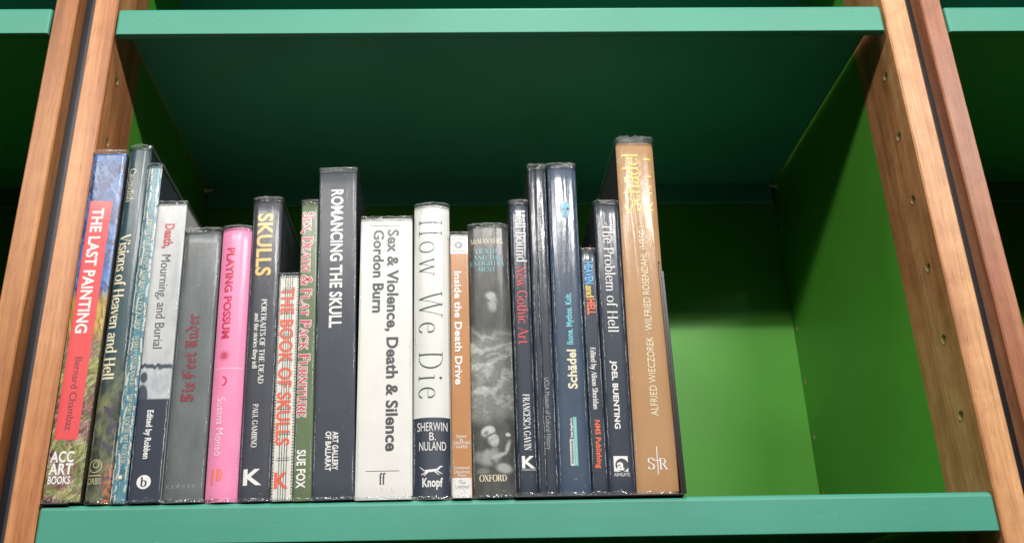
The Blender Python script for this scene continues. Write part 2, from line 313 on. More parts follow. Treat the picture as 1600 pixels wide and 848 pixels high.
def stroke_text(s, style):
    thick, thin, serif, track = {'S': (13, 4.0, 1, 3), 'SB': (19, 6, 1, 2), 'C': (21, 7, 1, 2), 'T': (7, 2.0, 1, 24), 'G': (21, 5, 0, 3)}[style]
    V = []; F = []; cx = 0; layer = 0
    def quadstrip(pts, wf, lay):
        n = len(pts); base = len(V)
        for i, (x, y) in enumerate(pts):
            a = pts[max(0, i-1)]; b = pts[min(n-1, i+1)]
            if i == 0 and pts[0] == pts[-1]: a = pts[-2]
            if i == n-1 and pts[0] == pts[-1]: b = pts[1]
            tx, ty = b[0]-a[0], b[1]-a[1]; L = math.hypot(tx, ty) or 1; tx /= L; ty /= L
            h = wf(tx, ty)/2
            if style == 'G': nx, ny = 0.72*h, 0.69*h
            else: nx, ny = -ty*h, tx*h
            V.append((cx+x+nx, y+ny, lay)); V.append((cx+x-nx, y-ny, lay))
        for i in range(n-1): k = base+2*i; F.append((k, k+1, k+3, k+2))
    for ch in s:
        cap = 1.0
        if style == 'C' and ch.islower(): ch = ch.upper(); cap = 0.76
        if ch not in G: ch = ' '
        wd, cmd = (BLACK if style == 'G' and ch in BLACK else G)[ch]; lay = 0; v0 = len(V); cx0 = cx
        for st in cmd.split(';'):
            st = st.strip()
            if not st: continue
            k, rest = st[0], st[2:]
            lay += 1
            if k in 'lLco':
                p = [tuple(float(t) for t in q.split(',')) for q in rest.split()]
                if style == 'G':
                    if k == 'o': p = p+[p[0]]
                    quadstrip(p, lambda tx, ty: thick, lay)
                    for (ex, ey) in (p[0], p[-1]):
                        n = len(V); r = 8; lay += 1; V += [(cx+ex-r, ey, lay), (cx+ex, ey-r*1.25, lay), (cx+ex+r, ey, lay), (cx+ex, ey+r*1.25, lay)]; F.append((n, n+1, n+2, n+3))
                elif k == 'l': quadstrip(p, lambda tx, ty: thick, lay)
                elif k == 'L': quadstrip(p, lambda tx, ty: thin, lay)
                else: quadstrip(catmull(p, k == 'o'), lambda tx, ty: thin+(thick-thin)*abs(ty)**1.4, lay)
            elif k in 'sv':
                x, y, h = (float(t) for t in rest.split(','))
                if not serif:
                    continue
                e = thin*0.62
                if k == 's': V += [(cx+x-h, y-e, lay), (cx+x+h, y-e, lay), (cx+x+h, y+e, lay), (cx+x-h, y+e, lay)]
                else: V += [(cx+x-e, y-h, lay), (cx+x+e, y-h, lay), (cx+x+e, y+h, lay), (cx+x-e, y+h, lay)]
                n = len(V); F.append((n-4, n-3, n-2, n-1))
            elif k == 'd':
                x, y = (float(t) for t in rest.split(',')); r = max(thick*0.62, 6); n = len(V)
                V += [(cx+x+r*math.cos(a*math.pi/4), y+r*math.sin(a*math.pi/4), lay) for a in range(8)]; F.append(tuple(range(n, n+8)))
        if cap != 1.0: V[v0:] = [(cx0+(x-cx0)*cap*1.05, y*cap, l) for x, y, l in V[v0:]]
        cx += wd*(cap*1.05 if cap != 1 else 1)+track
    return V, F
_cache = {}
def font_text(s, style):
    if (s, style) in _cache: return _cache[(s, style)]
    cu = bpy.data.curves.new('letters', 'FONT'); cu.body = s; cu.size = 100; cu.resolution_u = 4
    if style == 'B': cu.offset = 3.0; cu.space_character = 1.04
    o = bpy.data.objects.new('letters', cu); me = bpy.data.meshes.new_from_object(o)
    r = ([tuple(v.co) for v in me.vertices], [tuple(p.vertices) for p in me.polygons])
    r = ([(x, y, 0) for x, y, z in r[0]], r[1])
    bpy.data.meshes.remove(me); bpy.data.objects.remove(o); bpy.data.curves.remove(cu)
    _cache[(s, style)] = r; return r
REFH = {}
def letters(s, style):
    if style in ('N', 'B'):
        if style not in REFH:
            v, _ = font_text('H', style); REFH[style] = (min(p[1] for p in v), max(p[1] for p in v))
        lo, hi = REFH[style]; V, F = font_text(s, style)
    else: lo, hi = 0, 100; V, F = stroke_text(s, style)
    x0 = min(p[0] for p in V); x1 = max(p[0] for p in V)
    # normalised: u 0..1 along the line, w 0 baseline .. 1 cap height
    return [((x-x0)/(x1-x0), (y-lo)/(hi-lo), l) for x, y, l in V], F

# ------------------------------------------------------------------ bookcases
Z0, Z1, D, ST = -430.0, 1010.0, 343.0, 69.7
HZ = [64.27*k for k in range(-6, 15)]
def holed_side(parent, name, x, face, y0, y1, yc, zs, r, mat, back_x):
    # a board whose inner side (at x, looking along `face`) has a column of drilled holes with real depth; brass sleeves sit in them
    mb = MB(); s = r*1.7
    def q(ya, yb, za, zb):
        mb.add([(x, ya, za), (x, yb, za), (x, yb, zb), (x, ya, zb)], [(0, 1, 2, 3) if face < 0 else (3, 2, 1, 0)])
    ch = 1.2 if y0 == 0 else 0.0
    q(y0+ch, yc-s, Z0, Z1); q(yc+s, y1, Z0, Z1)
    prev = Z0
    for z in zs:
        q(yc-s, yc+s, prev, z-s); prev = z+s
        n = 16; vs = []; fs = []
        for i in range(n):
            a = 2*math.pi*(i+0.5)/n; c, d = math.cos(a), math.sin(a); k = s/max(abs(c), abs(d))
            vs += [(x, yc+c*r, z+d*r), (x, yc+c*k, z+d*k)]
        # corners of the square
        for i in range(n):
            j = (i+1) % n; fs.append((2*i, 2*i+1, 2*j+1, 2*j))
        mb.add(vs, fs)
        for (cy, cz) in ((1, 1), (-1, 1), (-1, -1), (1, -1)):
            a1 = [v for v in vs[1::2] if abs(abs(v[1]-yc)-s) < 1e-6 and (v[1]-yc)*cy > 0 and (v[2]-z)*cz > 0]
            a2 = [v for v in vs[1::2] if abs(abs(v[2]-z)-s) < 1e-6 and (v[1]-yc)*cy > 0 and (v[2]-z)*cz > 0]
            if a1 and a2:
                v1 = max(a1, key=lambda v: abs(v[2]-z)); v2 = max(a2, key=lambda v: abs(v[1]-yc))
                mb.add([v1, (x, yc+cy*s, z+cz*s), v2], [(0, 1, 2)])
    q(yc-s, yc+s, prev, Z1)
    # the rest of the board
    xo = back_x
    pts = [(x, y1), (xo, y1)] + ([(xo, ch), (xo+(1.2 if x > xo else -1.2), 0), (x+(-1.2 if x > xo else 1.2), 0), (x, ch)] if ch else [(xo, y0), (x, y0)])
    m = len(pts)
    for i in range(m-1):
        (xa, ya), (xb, yb) = pts[i], pts[i+1]
        mb.add([(xa, ya, Z0), (xb, yb, Z0), (xb, yb, Z1), (xa, ya, Z1)], [(0, 1, 2, 3)])
    mb.add([(a, b, Z1) for a, b in pts], [tuple(range(m))]); mb.add([(a, b, Z0) for a, b in pts], [tuple(range(m))])
    o = mb.build(name, mat, parent)
    hs = None
    for z in zs:
        if hs is None:
            t = MB(); n = 16; dp = -face*6.5
            rings = [(r+0.55, -face*-0.25), (r-0.1, -face*-0.25), (r-0.45, 0.0), (r-0.45, dp)]
            vs = [(dx, rr*math.cos(2*math.pi*i/n), rr*math.sin(2*math.pi*i/n)) for rr, dx in rings for i in range(n)]
            fs = [(k*n+i, k*n+(i+1) % n, (k+1)*n+(i+1) % n, (k+1)*n+i) for k in range(3) for i in range(n)]
            t.add(vs, fs); t.add([(dp, (r-0.45)*math.cos(2*math.pi*i/n), (r-0.45)*math.sin(2*math.pi*i/n)) for i in range(n)], [tuple(range(n))])
            hs = t.build('pin_hole_sleeve', None, o, mats=[BRASS, HOLE], fmat=[0]*(3*n)+[1])
            hs.location = (x*S, yc*S, z*S)
        else:
            c = hs.copy(); COL.objects.link(c); c.parent = o; c.location = (x*S, yc*S, z*S)
    return o
def bookcase(label, xl, xr, wl, wr, tl, tr):
    # xl, xr: inner faces; wl, wr: wood of the two stiles
    t = thing('bookcase', label, 'bookcase', ((xl+xr)/2, 170, Z0), group='tall green bookcases standing in a row')
    loc = Vector(((xl+xr)/2, 170, Z0))*S
    parts = []
    vis = [z for z in HZ if -100 < z < 470]
    parts.append(holed_side(None, 'stile', xl, 1, 0, ST, 22.2, vis, 4.1, wl, xl-tl))
    parts.append(holed_side(None, 'stile', xr, -1, 0, ST, 22.2, vis, 4.1, wr, xr+tr))
    parts.append(holed_side(None, 'side_panel', xl, 1, ST+.02, D, 330.5, [z-3.4 for z in vis], 2.7, GREEN, xl-tl))
    parts.append(holed_side(None, 'side_panel', xr, -1, ST+.02, D, 330.5, [z-3.4 for z in vis], 2.7, GREEN, xr+tr))
    b = MB(); b.box(xl+.05, xr-.05, D, D+9, Z0, Z1); parts.append(b.build('back_panel', GREEN))
    for p in parts: p.parent = t; p.location = -loc
    return t, loc
t0, l0 = bookcase('middle bookcase, green inside with cherry wood edges, holding the row of books', -2.34, 702.4, WOOD_B, WOOD_C, 21.5, 22.4)
g = MB(); g.box(-38.9, -24.2, 17, 60, Z0, Z1); q = g.build('joint_strip', BLACK_GAP, t0); q.location = -l0
g = MB(); g.box(-27.2, -24.6, 4, 16.5, Z0, Z1); q = g.build('joint_strip', BLUE_SHEEN, t0); q.location = -l0  # the black strip's bluish sheen, put in as a separate bar
g = MB(); g.box(725.0, 738.3, 16, 60, Z0, Z1); q = g.build('joint_strip', BLACK_GAP, t0); q.location = -l0
bookcase('left bookcase, mostly out of frame, seen past its single cherry wood upright', -764, -59.3, WOOD_B, WOOD_A, 20, 20.2)
bookcase('right bookcase, mostly out of frame, behind the rosy cherry wood upright', 757.4, 1462, WOOD_D, WOOD_B, 18.9, 20)

def shelf(label, xa, xb, ztop, t=29.0):
    s = thing('shelf', label, 'shelf', ((xa+xb)/2, 0, ztop-t), group='mint green bookcase shelves')
    def P(mb, n, m, smooth=False):
        o = mb.build(n, m, s); o.location = -Vector(((xa+xb)/2, 0, ztop-t))*S; return o
    L = MB(); bm = bmesh.new(); bmesh.ops.create_cube(bm, size=1)
    for v in bm.verts: v.co = Vector(((xa+xb)/2+v.co.x*(xb-xa), 3.2+v.co.y*7.6, ztop-t/2+v.co.z*t))
    def pick(f): return [e for e in bm.edges if f((e.verts[0].co+e.verts[1].co)/2)]
    bmesh.ops.bevel(bm, geom=pick(lambda c: c.y < 0 and (abs(c.x-xa) < .01 or abs(c.x-xb) < .01)), offset=2.4, segments=3, affect='EDGES', profile=0.5)
    bmesh.ops.bevel(bm, geom=pick(lambda c: c.z > ztop-.01 and c.y < 2.5), offset=4.4, segments=6, affect='EDGES', profile=0.5)
    bmesh.ops.bevel(bm, geom=pick(lambda c: c.z < ztop-t+.01 and c.y < 2.5), offset=0.7, segments=2, affect='EDGES', profile=0.5)
    bm.verts.index_update(); L.add([tuple(v.co) for v in bm.verts], [tuple(v.index for v in f.verts) for f in bm.faces]); bm.free()
    o = P(L, 'front_lip', TEAL)
    o.data.polygons.foreach_set('use_smooth', [True]*len(o.data.polygons)); 
    md = o.modifiers.new('wn', 'WEIGHTED_NORMAL'); md.keep_sharp = False
    L = MB(); L.box(xa+.6, xb-.6, 6.0, D-12.2, ztop-2.2, ztop-0.05); P(L, 'board', TEAL)
    L = MB(); L.box(xa+1.0, xb-1.0, D-12, D-6, ztop-t+1, ztop-0.3, 1.2); P(L, 'rear_lip', TEAL)
    for x0, x1 in ((xa-.8, xa+.5), (xb-.5, xb+.8)):
        L = MB(); L.box(x0, x1, 7.0, D-13, ztop-3.6, ztop-.4); P(L, 'light_leak_strip', LIGHT_SLIVER)  # sliver of leaking light, put in as a pale strip
    return s
shelf('mint green shelf that the whole row of books stands on', -1.3, 700.6, 0.0)
shelf('empty mint green shelf above the books, between the two middle uprights', -1.0, 699.4, 448.8)
shelf('mint green shelf of the left bookcase, its end beside the left upright at top left', -763, -61.0, 450.6)
shelf('mint green shelf of the right bookcase, its end beside the right upright at top right', 758.6, 1461, 447.2)
for a, b, lb in ((-1.2, 701.2, 'topmost shelf of the middle bookcase, above the picture'), (-763, -60.5, 'topmost shelf of the left bookcase, above the picture'), (758.8, 1461, 'topmost shelf of the right bookcase, above the picture')):
    shelf(lb, a, b, 590.0)

pin = None
for (x, sgn, lb) in ((-2.34, 1, 'small brass shelf pin in the far left corner under the upper shelf'), (702.4, -1, 'small brass shelf pin in the far right corner under the upper shelf')):
    mb = MB(); n = 14
    for (r0, xx0, r1, xx1) in ((2.2, -1.0, 2.2, 9.5), (4.0, 0.2, 4.0, 1.6)):
        vs = [(xx, r_*math.cos(2*math.pi*i/n), r_*math.sin(2*math.pi*i/n)) for r_, xx in ((r0, xx0), (r1, xx1)) for i in range(n)]
        mb.add(vs, [(i, (i+1) % n, n+(i+1) % n, n+i) for i in range(n)]+[tuple(range(n)), tuple(range(n, 2*n))])
    o = obj('shelf_pin', [(sgn*v[0], v[1], v[2]) for v in mb.v], mb.f, BRASS)
    o.location = (x*S, 325*S, 440.2*S); o['label'] = lb; o['category'] = 'shelf pin'; o['group'] = 'brass pins under the upper shelf'

# ------------------------------------------------------------------ bookends
be = thing('bookend', 'black metal bookend at the right end of the row, behind the tall tan book', 'bookend', (469, 0, 0), group='black metal bookends')
m = MB(); m.box(345, 470.6, -2.2, 105, 0.0, 1.5, 0.4); o = m.build('base_plate', BLACK_STEEL, be); o.location = (-.469, 0, 0)
prof = [(-2.0, 0.1), (-2.0, 181)]+[(-2.0+22*(1-math.cos(a)), 181+26*math.sin(a)) for a in [math.pi/2*k/6 for k in range(1, 7)]]+[(100, 207), (104, 200), (104, 0.1)]
m = MB(); n = len(prof)
m.add([(x, y, z) for x in (468.4, 469.8) for y, z in prof], [tuple(range(n)), tuple(range(2*n-1, n-1, -1))]+[(i, (i+1) % n, n+(i+1) % n, n+i) for i in range(n)])
o = m.build('upright_plate', BLACK_STEEL, be); o.location = (-.469, 0, 0)
m = MB(); m.box(469.8, 472.4, -2.2, 0.2, 1.5, 181, 0.5); o = m.build('edge_flange', BLACK_STEEL, be); o.location = (-.469, 0, 0)
be2 = thing('bookend', 'black metal bookend base just showing under the leftmost book', 'bookend', (0, 0, 0), group='black metal bookends')
m = MB(); m.box(-0.9, 19.5, -2.2, 100, 0.0, 1.5, 0.4); m.build('base_plate', BLACK_STEEL, be2)
m = MB(); m.box(-2.2, -1.0, 8, 95, 0.1, 140, 0.3); m.build('upright_plate', BLACK_STEEL, be2)

# ------------------------------------------------------------------ books
def lerp(a, b, t): t = max(0, min(1, t)); return tuple(x+(y-x)*t for x, y in zip(a, b))
def nz(x, y, z=0.0, o=4): return mn.fractal(Vector((x, y, z)), 0.6, 2.0, o)
def sm(a, b, x): t = max(0, min(1, (x-a)/(b-a))); return t*t*(3-2*t)
def art_painting(x, z):            # book 1: a loose blue sky over a yellow field and a green and plum foreground
    a = nz(x*.05+nz(x*.04, z*.03)*1.5, z*.035, 3)
    sky = lerp((.010, .030, .13), (.06, .16, .42), a*1.2+.45)
    sky = lerp(sky, (.13, .24, .45), sm(.2, .7, nz(x*.25+z*.12, z*.05-x*.02, 8)))
    field = lerp((.22, .13, .02), (.52, .36, .07), nz(x*.5+z*.1, z*.09, 5)*1.2+.5)
    wv = 3*nz(x*.05, z*.05, 7); p, q = (x*.80-z*.60)+wv*2, (z*.80+x*.60)
    st = nz(p*.32, q*.045, 2)+.45; hue = nz(x*.05, z*.045, 12); fine = nz(p*1.1, q*.11, 6)
    low = lerp((.15, .065, .055), (.16, .18, .05), hue*2.2+.5)
    low = lerp(low, lerp((.30, .17, .14), (.33, .34, .12), hue*2.2+.5), sm(.35, .8, st))
    low = tuple(c*(1+.7*fine) for c in low)
    low = lerp(low, (.45, .42, .36), .7*sm(.28, .6, fine))
    edge = z+6*nz(x*.1, z*.1, 1)
    return lerp(lerp(low, field, sm(120, 138, edge)), sky, sm(158, 170, edge))
def art_garden(x, z):              # book 2: dark teal above a murky green landscape
    t = (.020, .060, .075)
    a = nz(x*.09, z*.05, 21); g = lerp((.035, .045, .03), (.17, .19, .10), a*1.1+.45)
    g = lerp(g, (.06, .05, .09), sm(.2, .6, nz(x*.12, z*.08, 31)))
    g = lerp(g, (.60, .12, .04), sm(11, 15, x+3*nz(x*.3, z*.2, 2))*sm(34, 22, z)*sm(-.2, .4, nz(x*.5, z*.3, 3)))
    return lerp(g, t, sm(85, 125, z+14*nz(x*.12, z*.05, 9)))
def art_worn(x, z):                # book 3: teal paper wrapper with cream cracks along the folds
    c = lerp((.03, .13, .18), (.08, .24, .30), nz(x*.2, z*.05, 4)+.5)
    for k, x0 in enumerate((1.0, 3.9, 10.2)):
        d = abs(x-x0-1.3*nz(z*.06, k*5.0, 1)-.6*nz(z*.4, k, 2)); on = nz(z*.11, k*3.0, 6)
        c = lerp(c, (.62, .58, .48), sm(.75, .25, d)*sm(-.25, .05, on+(.25 if k == 0 else 0)))
    return lerp(c, (.60, .58, .50), sm(.55, .8, nz(x*1.1, z*.5, 7)))
def art_mourning(x, z):            # book 4: pale grey with hazy dark silhouettes above a navy foot
    c = lerp((.40, .42, .43), (.50, .52, .53), nz(x*.06, z*.02, 5)+.5)
    fog = lerp((.36, .40, .43), (.50, .54, .56), nz(x*.1, z*.06, 3)+.5)
    c = lerp(fog, c, sm(104, 110, z))
    d = (.045, .06, .085)
    band = sm(2.2, 1.2, abs(z-(105.5-.05*x+1.5*nz(x*.25, 0, 2))))
    band = max(band, sm(1, 0, math.hypot((x-15)/2.4, (z-104)/2.6)-.4)*.9)
    c = lerp(c, d, band)
    fig = sm(.9, .6, math.hypot((x-3.2)/3.6, (z-96)/6))+sm(.9, .7, math.hypot((x-3.0)/5.5, (z-80)/13))
    c = lerp(c, d, min(1, fig))
    return lerp((.022, .032, .055), c, sm(78, 79.4, z))
def art_engraving(x, z):           # book 14: grey tone engraving, a pale head, heavy drapery and a child in a cap
    base = .060+.025*nz(x*.12, z*.05, 3)
    v = base
    dr = nz(x*.05+z*.055, z*.10-x*.03, 11)+.5*nz(x*.16+z*.1, z*.22-x*.08, 14)
    v += (.12*sm(-.05, .6, dr))*sm(138, 118, z)*sm(52, 70, z)
    fold = math.sin(z*.33+.25*x*math.sin(z*.05)+3.2*nz(x*.035, z*.03, 5)+x*.06)
    v += .20*max(0, fold)**1.6*(.5+.5*sm(34, 6, x))*sm(140, 122, z)*sm(60, 80, z)
    v += (.15+.06*nz(x*.1, z*.05, 19))*sm(136, 118, z)*sm(52, 66, z)*(.45+.55*sm(30, 8, x))
    def el(cx, cz, rx, rz, val, s=.35, ang=0.0):
        nonlocal v
        dx, dz = x-cx, z-cz; c, n = math.cos(ang), math.sin(ang)
        d = math.hypot((dx*c+dz*n)/rx, (-dx*n+dz*c)/rz); v += (val-v)*sm(1, 1-s, d)
    el(18.6, 154, 5.6, 9.6, .30, .6); el(17.0, 161, 5.8, 4.4, .40, .7); el(15.6, 156.2, 1.9, 1.2, .09, .9); el(20.8, 155.6, 1.5, 1.0, .11, .9); el(19.2, 153, .9, 2.6, .30, .9); el(19.0, 148.4, 1.9, .6, .11, .9); el(22.6, 152, 2.4, 8, .08, .9)
    
    el(17, 35, 4, 5, .20, .7); el(16.4, 43.6, 5.2, 6.4, .42, .45, .3); el(12.5, 50.0, 6.6, 5.0, .50, .4, .4); el(11, 48.6, 3.4, 3.0, .16, .9, .4); el(13.9, 47.2, 7.4, 1.1, .12, .6, .45); el(18.4, 44.8, 1.5, .8, .17, .9, .3); el(15.0, 43.6, 1.4, .8, .17, .9, .3); el(17.4, 40.4, 1.4, .5, .19, .9); el(13.2, 41.5, 1.6, 4.5, .18, .9, .3)
    el(13, 30, 11, 8, .28, .6, .2); el(10, 32, 3, 7, .30, .9, -.4); el(16, 26, 2.5, 7, .10, .9, .5); el(20, 31.5, 8.5, 2.2, .36, .6, .35); el(27, 38, 2.2, 8.0, .34, .7, -.3); el(5, 31, 5, 6, .22, .7); el(27.5, 47.5, 2.4, 1.8, .45)
    el(24, 22, 8, 5, .34, .6, -.2); el(8, 20, 7, 3.5, .17, .7); el(28, 58, 5, 4, .05, .8)
    v *= 1+.18*math.sin(z*5.2+x*2.2+2*nz(x*.3, z*.3, 1))+.22*nz(x*.8, z*.8, 6)
    v = max(.02, v)
    return (v*.93, v, v*.93)
def art_stitched(x, z):            # book 8: bare sewn signatures, dark green thread between white gatherings
    c = (.66, .65, .60)
    for x0 in (5.2, 7.0, 8.8, 10.6): c = lerp(c, (.06, .10, .09), sm(.42, .18, abs(x-x0-.1*nz(z*.08, x0, 2))))
    c = lerp(c, (.04, .10, .07), sm(.62, .5, abs(x-14.8))*(1 if (z % 2.3) < 1.3 else 0)); c = lerp(c, (.04, .10, .07), sm(.62, .5, abs(x-.8))*(1 if (z % 2.3) < 1.3 else 0))
    for k in range(8):
        zz = 31+k*19.6
        if 3 < x < 12.8: c = lerp(c, (.05, .11, .08), sm(.6, .35, abs(abs(z-zz)-.9))*(1 if (x % 1.1) < .6 else 0))
    return lerp(c, (.50, .50, .46), sm(.3, .7, nz(x*.8, z*.3, 3)))

def make_book(bid, name, label, xb, w, lean, h, sag, pw, depth, spine_mat, right_mat, left_mat, rim=2.2, art=None, res=.7, zb=0.1, y0=-1.6, seed=1.0, crease=1.0, square=False):
    t = thing(name, label, 'book', (xb, y0, zb), (0, math.atan(lean), 0), group='books in the row on the shelf')
    rnd = random.Random(bid*13+5)
    def prof(x):
        u = abs(2*x/w-1); return sag*u**pw+(1.1*math.exp(-((x-5.3)/.75)**2) if bid == 16 else 0)
    n = max(18, int(w/res)) if art else 22
    xs = [w*(.5-.5*math.cos(math.pi*i/n)) if not art else w*i/n for i in range(n+1)]
    nzr = int(h/res) if art else 40
    zs = [h*i/nzr for i in range(nzr+1)]
    yb = sag+1.4
    V = []; cols = []
    for z in zs:
        e = 0.7*(max(0, 1-min(z, h-z)/1.6))**2
        wob = 0.0 if art else .035*nz(z*.02, bid*3.0, 1)
        for x in xs: V.append((x, prof(x)+e+wob, z))
        V.append((w-.3, yb, z)); V.append((.3, yb, z))
        if art: cols += [art(x, z) for x in xs]+[art(w, z), art(0, z)]
    m = len(xs)+2; F = []
    for k in range(nzr):
        for i in range(m):
            j = (i+1) % m; F.append((k*m+i, k*m+j, (k+1)*m+j, (k+1)*m+i))
    F.append(tuple(range(m-1, -1, -1))); F.append(tuple(range(nzr*m, nzr*m+m)))
    o = obj('spine', V, F, spine_mat, t, smooth=True)
    o.data.polygons[-1].use_smooth = False; o.data.polygons[-2].use_smooth = False
    try: o.data.set_sharp_from_angle(angle=math.radians(50))
    except Exception: pass
    if art:
        ca = o.data.color_attributes.new('Col', 'FLOAT_COLOR', 'POINT')
        ca.data.foreach_set('color', [c for q in cols for c in (*q, 1.0)])
    th = 2.4 if w > 17 else .9
    for nm_, xa, xc, mt in (('back_cover', 0, th, left_mat), ('front_cover', w-th, w, right_mat)):
        c = MB(); c.box(xa, xc, sag+(.4 if th < 1 else 1.0), depth, 0, h, .35 if th > 1 else .2); c.build(nm_, mt, t)
    c = MB(); ins = 3.0 if th > 1 else .5; c.box(th+.05, w-th-.05, yb+.1, depth-ins, ins, h-ins); c.build('page_block', PAPER, t)
    # clear jacket: folds standing above and below the boards, with crumpled edges, and pale ribbons painting the glints of creases down the joints
    V = []; F = []
    path = [(-.45, depth*.97), (-.45, depth*.5), (-.45, sag+8)]
    k = 26
    path += [(-.45+(w+.9)*i/k, prof(w*i/k)-.45) for i in range(k+1)]
    path += [(w+.45, sag+8), (w+.45, depth*.5), (w+.45, depth*.97)]
    def rimstrip(za, zc, out):
        b0 = len(V); rows = 4
        for r in range(rows+1):
            q = r/rows
            for i, (x, y) in enumerate(path):
                a = nz(i*.45+bid, r*.5, bid*1.7)*out; hgt = zc+(zc-za)*.45*nz(i*.5, bid*2.0, 3)
                V.append((x+.5*a*q, y-.25*q*out+.7*a*q, za+(hgt-za)*q))
        L = len(path)
        for r in range(rows):
            for i in range(L-1): F.append((b0+r*L+i, b0+r*L+i+1, b0+(r+1)*L+i+1, b0+(r+1)*L+i))
    rimstrip(h-1.8, h+rim, 1.0 if rim < 4 else 2.2)
    obj('jacket_top_fold', V, F, FILM, t, smooth=True)
    Lp = len(path); te = V[-Lp:]; E2 = []; EF = []                     # glint along the fold's edge, put in as a pale hazy ribbon
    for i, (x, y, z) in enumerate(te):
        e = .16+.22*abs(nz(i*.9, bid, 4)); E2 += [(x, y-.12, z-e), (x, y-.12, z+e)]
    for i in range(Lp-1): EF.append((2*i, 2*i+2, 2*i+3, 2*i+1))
    obj('jacket_fold_edge_glint', E2, EF, CREASE_GLINT, t, smooth=True)
    V = []; F = []
    rimstrip(2.4, .25, .28)
    obj('jacket_bottom_fold', V, F, FILM, t, smooth=True)
    V = []; F = []
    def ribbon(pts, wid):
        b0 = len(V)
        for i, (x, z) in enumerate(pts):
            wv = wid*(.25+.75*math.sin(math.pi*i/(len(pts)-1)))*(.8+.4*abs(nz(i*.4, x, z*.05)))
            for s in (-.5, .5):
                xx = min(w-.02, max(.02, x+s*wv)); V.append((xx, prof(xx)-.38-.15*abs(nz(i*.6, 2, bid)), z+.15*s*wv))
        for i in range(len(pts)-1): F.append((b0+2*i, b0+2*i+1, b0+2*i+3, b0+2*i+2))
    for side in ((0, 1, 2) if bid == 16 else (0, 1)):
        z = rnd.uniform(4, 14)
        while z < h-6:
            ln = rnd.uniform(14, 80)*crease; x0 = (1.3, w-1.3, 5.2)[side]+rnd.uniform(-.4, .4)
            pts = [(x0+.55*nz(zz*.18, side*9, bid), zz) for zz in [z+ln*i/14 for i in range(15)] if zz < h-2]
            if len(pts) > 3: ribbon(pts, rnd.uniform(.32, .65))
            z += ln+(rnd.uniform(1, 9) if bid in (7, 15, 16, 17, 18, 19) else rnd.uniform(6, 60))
    for q in range(int(1+w/14)):                               # painted glints of small crumples near head and foot
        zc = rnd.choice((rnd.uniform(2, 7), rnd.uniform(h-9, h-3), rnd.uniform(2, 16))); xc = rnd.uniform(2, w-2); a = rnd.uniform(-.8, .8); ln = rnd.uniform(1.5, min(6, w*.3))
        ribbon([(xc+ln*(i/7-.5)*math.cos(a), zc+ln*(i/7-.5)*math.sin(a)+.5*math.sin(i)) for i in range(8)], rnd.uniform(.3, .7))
    obj('jacket_crease_glints', V, F, CREASE_GLINT, t, smooth=True, kind='stuff')
    return dict(t=t, prof=prof, w=w, h=h)

def on_spine(B, name, pts, faces, mat, lift=.16):
    # pts: (x, z, layer) in the book's own millimetres; laid on the curved spine
    me = bmesh.new(); vs = [me.verts.new((x, l, z)) for x, z, l in pts]
    for f in faces:
        try: me.faces.new([vs[i] for i in f])
        except ValueError: pass
    xa = min(p[0] for p in pts); xb = max(p[0] for p in pts); pr = B['prof']; w = B['w']
    if max(pr(xa), pr(xb)) - min(pr(max(xa, min(xb, w/2))), pr(xa), pr(xb)) > .05 and xb-xa > 1.5:
        x = xa+1.0
        while x < xb-.3:
            bmesh.ops.bisect_plane(me, geom=me.verts[:]+me.edges[:]+me.faces[:], plane_co=(x, 0, 0), plane_no=(1, 0, 0)); x += 1.1
    me.verts.index_update()
    V = [(v.co.x, pr(min(w, max(0, v.co.x)))-lift-.01*v.co.y, v.co.z) for v in me.verts]
    F = [tuple(v.index for v in f.verts) for f in me.faces]; me.free()
    return obj(name, V, F, mat, B['t'])
def rect(B, name, x0, x1, z0, z1, mat, lift=.08):
    n = max(2, int((x1-x0)/1.0)); P = []; F = []
    for i in range(n+1): x = x0+(x1-x0)*i/n; P += [(x, z0, 0), (x, z1, 0)]
    for i in range(n): F.append((2*i, 2*i+2, 2*i+3, 2*i+1))
    return on_spine(B, name, P, F, INK[mat] if isinstance(mat, str) else mat, lift)
def disc(B, name, cx, cz, r, mat, r0=0.0, lift=.16, n=28, sx=1.0, a0=0.0, a1=2*math.pi):
    P = []; F = []
    for i in range(n+1):
        a = a0+(a1-a0)*i/n; P += [(cx+sx*r*math.cos(a), cz+r*math.sin(a), 0), (cx+sx*r0*math.cos(a), cz+r0*math.sin(a), 0)]
    for i in range(n): F.append((2*i, 2*i+2, 2*i+3, 2*i+1))
    return on_spine(B, name, P, F, INK[mat], lift)
def shape(B, name, polys, mat, lift=.16):
    P = []; F = []
    for k, pl in enumerate(polys): F.append(tuple(range(len(P), len(P)+len(pl)))); P += [(x, z, k) for x, z in pl]
    return on_spine(B, name, P, F, INK[mat], lift)

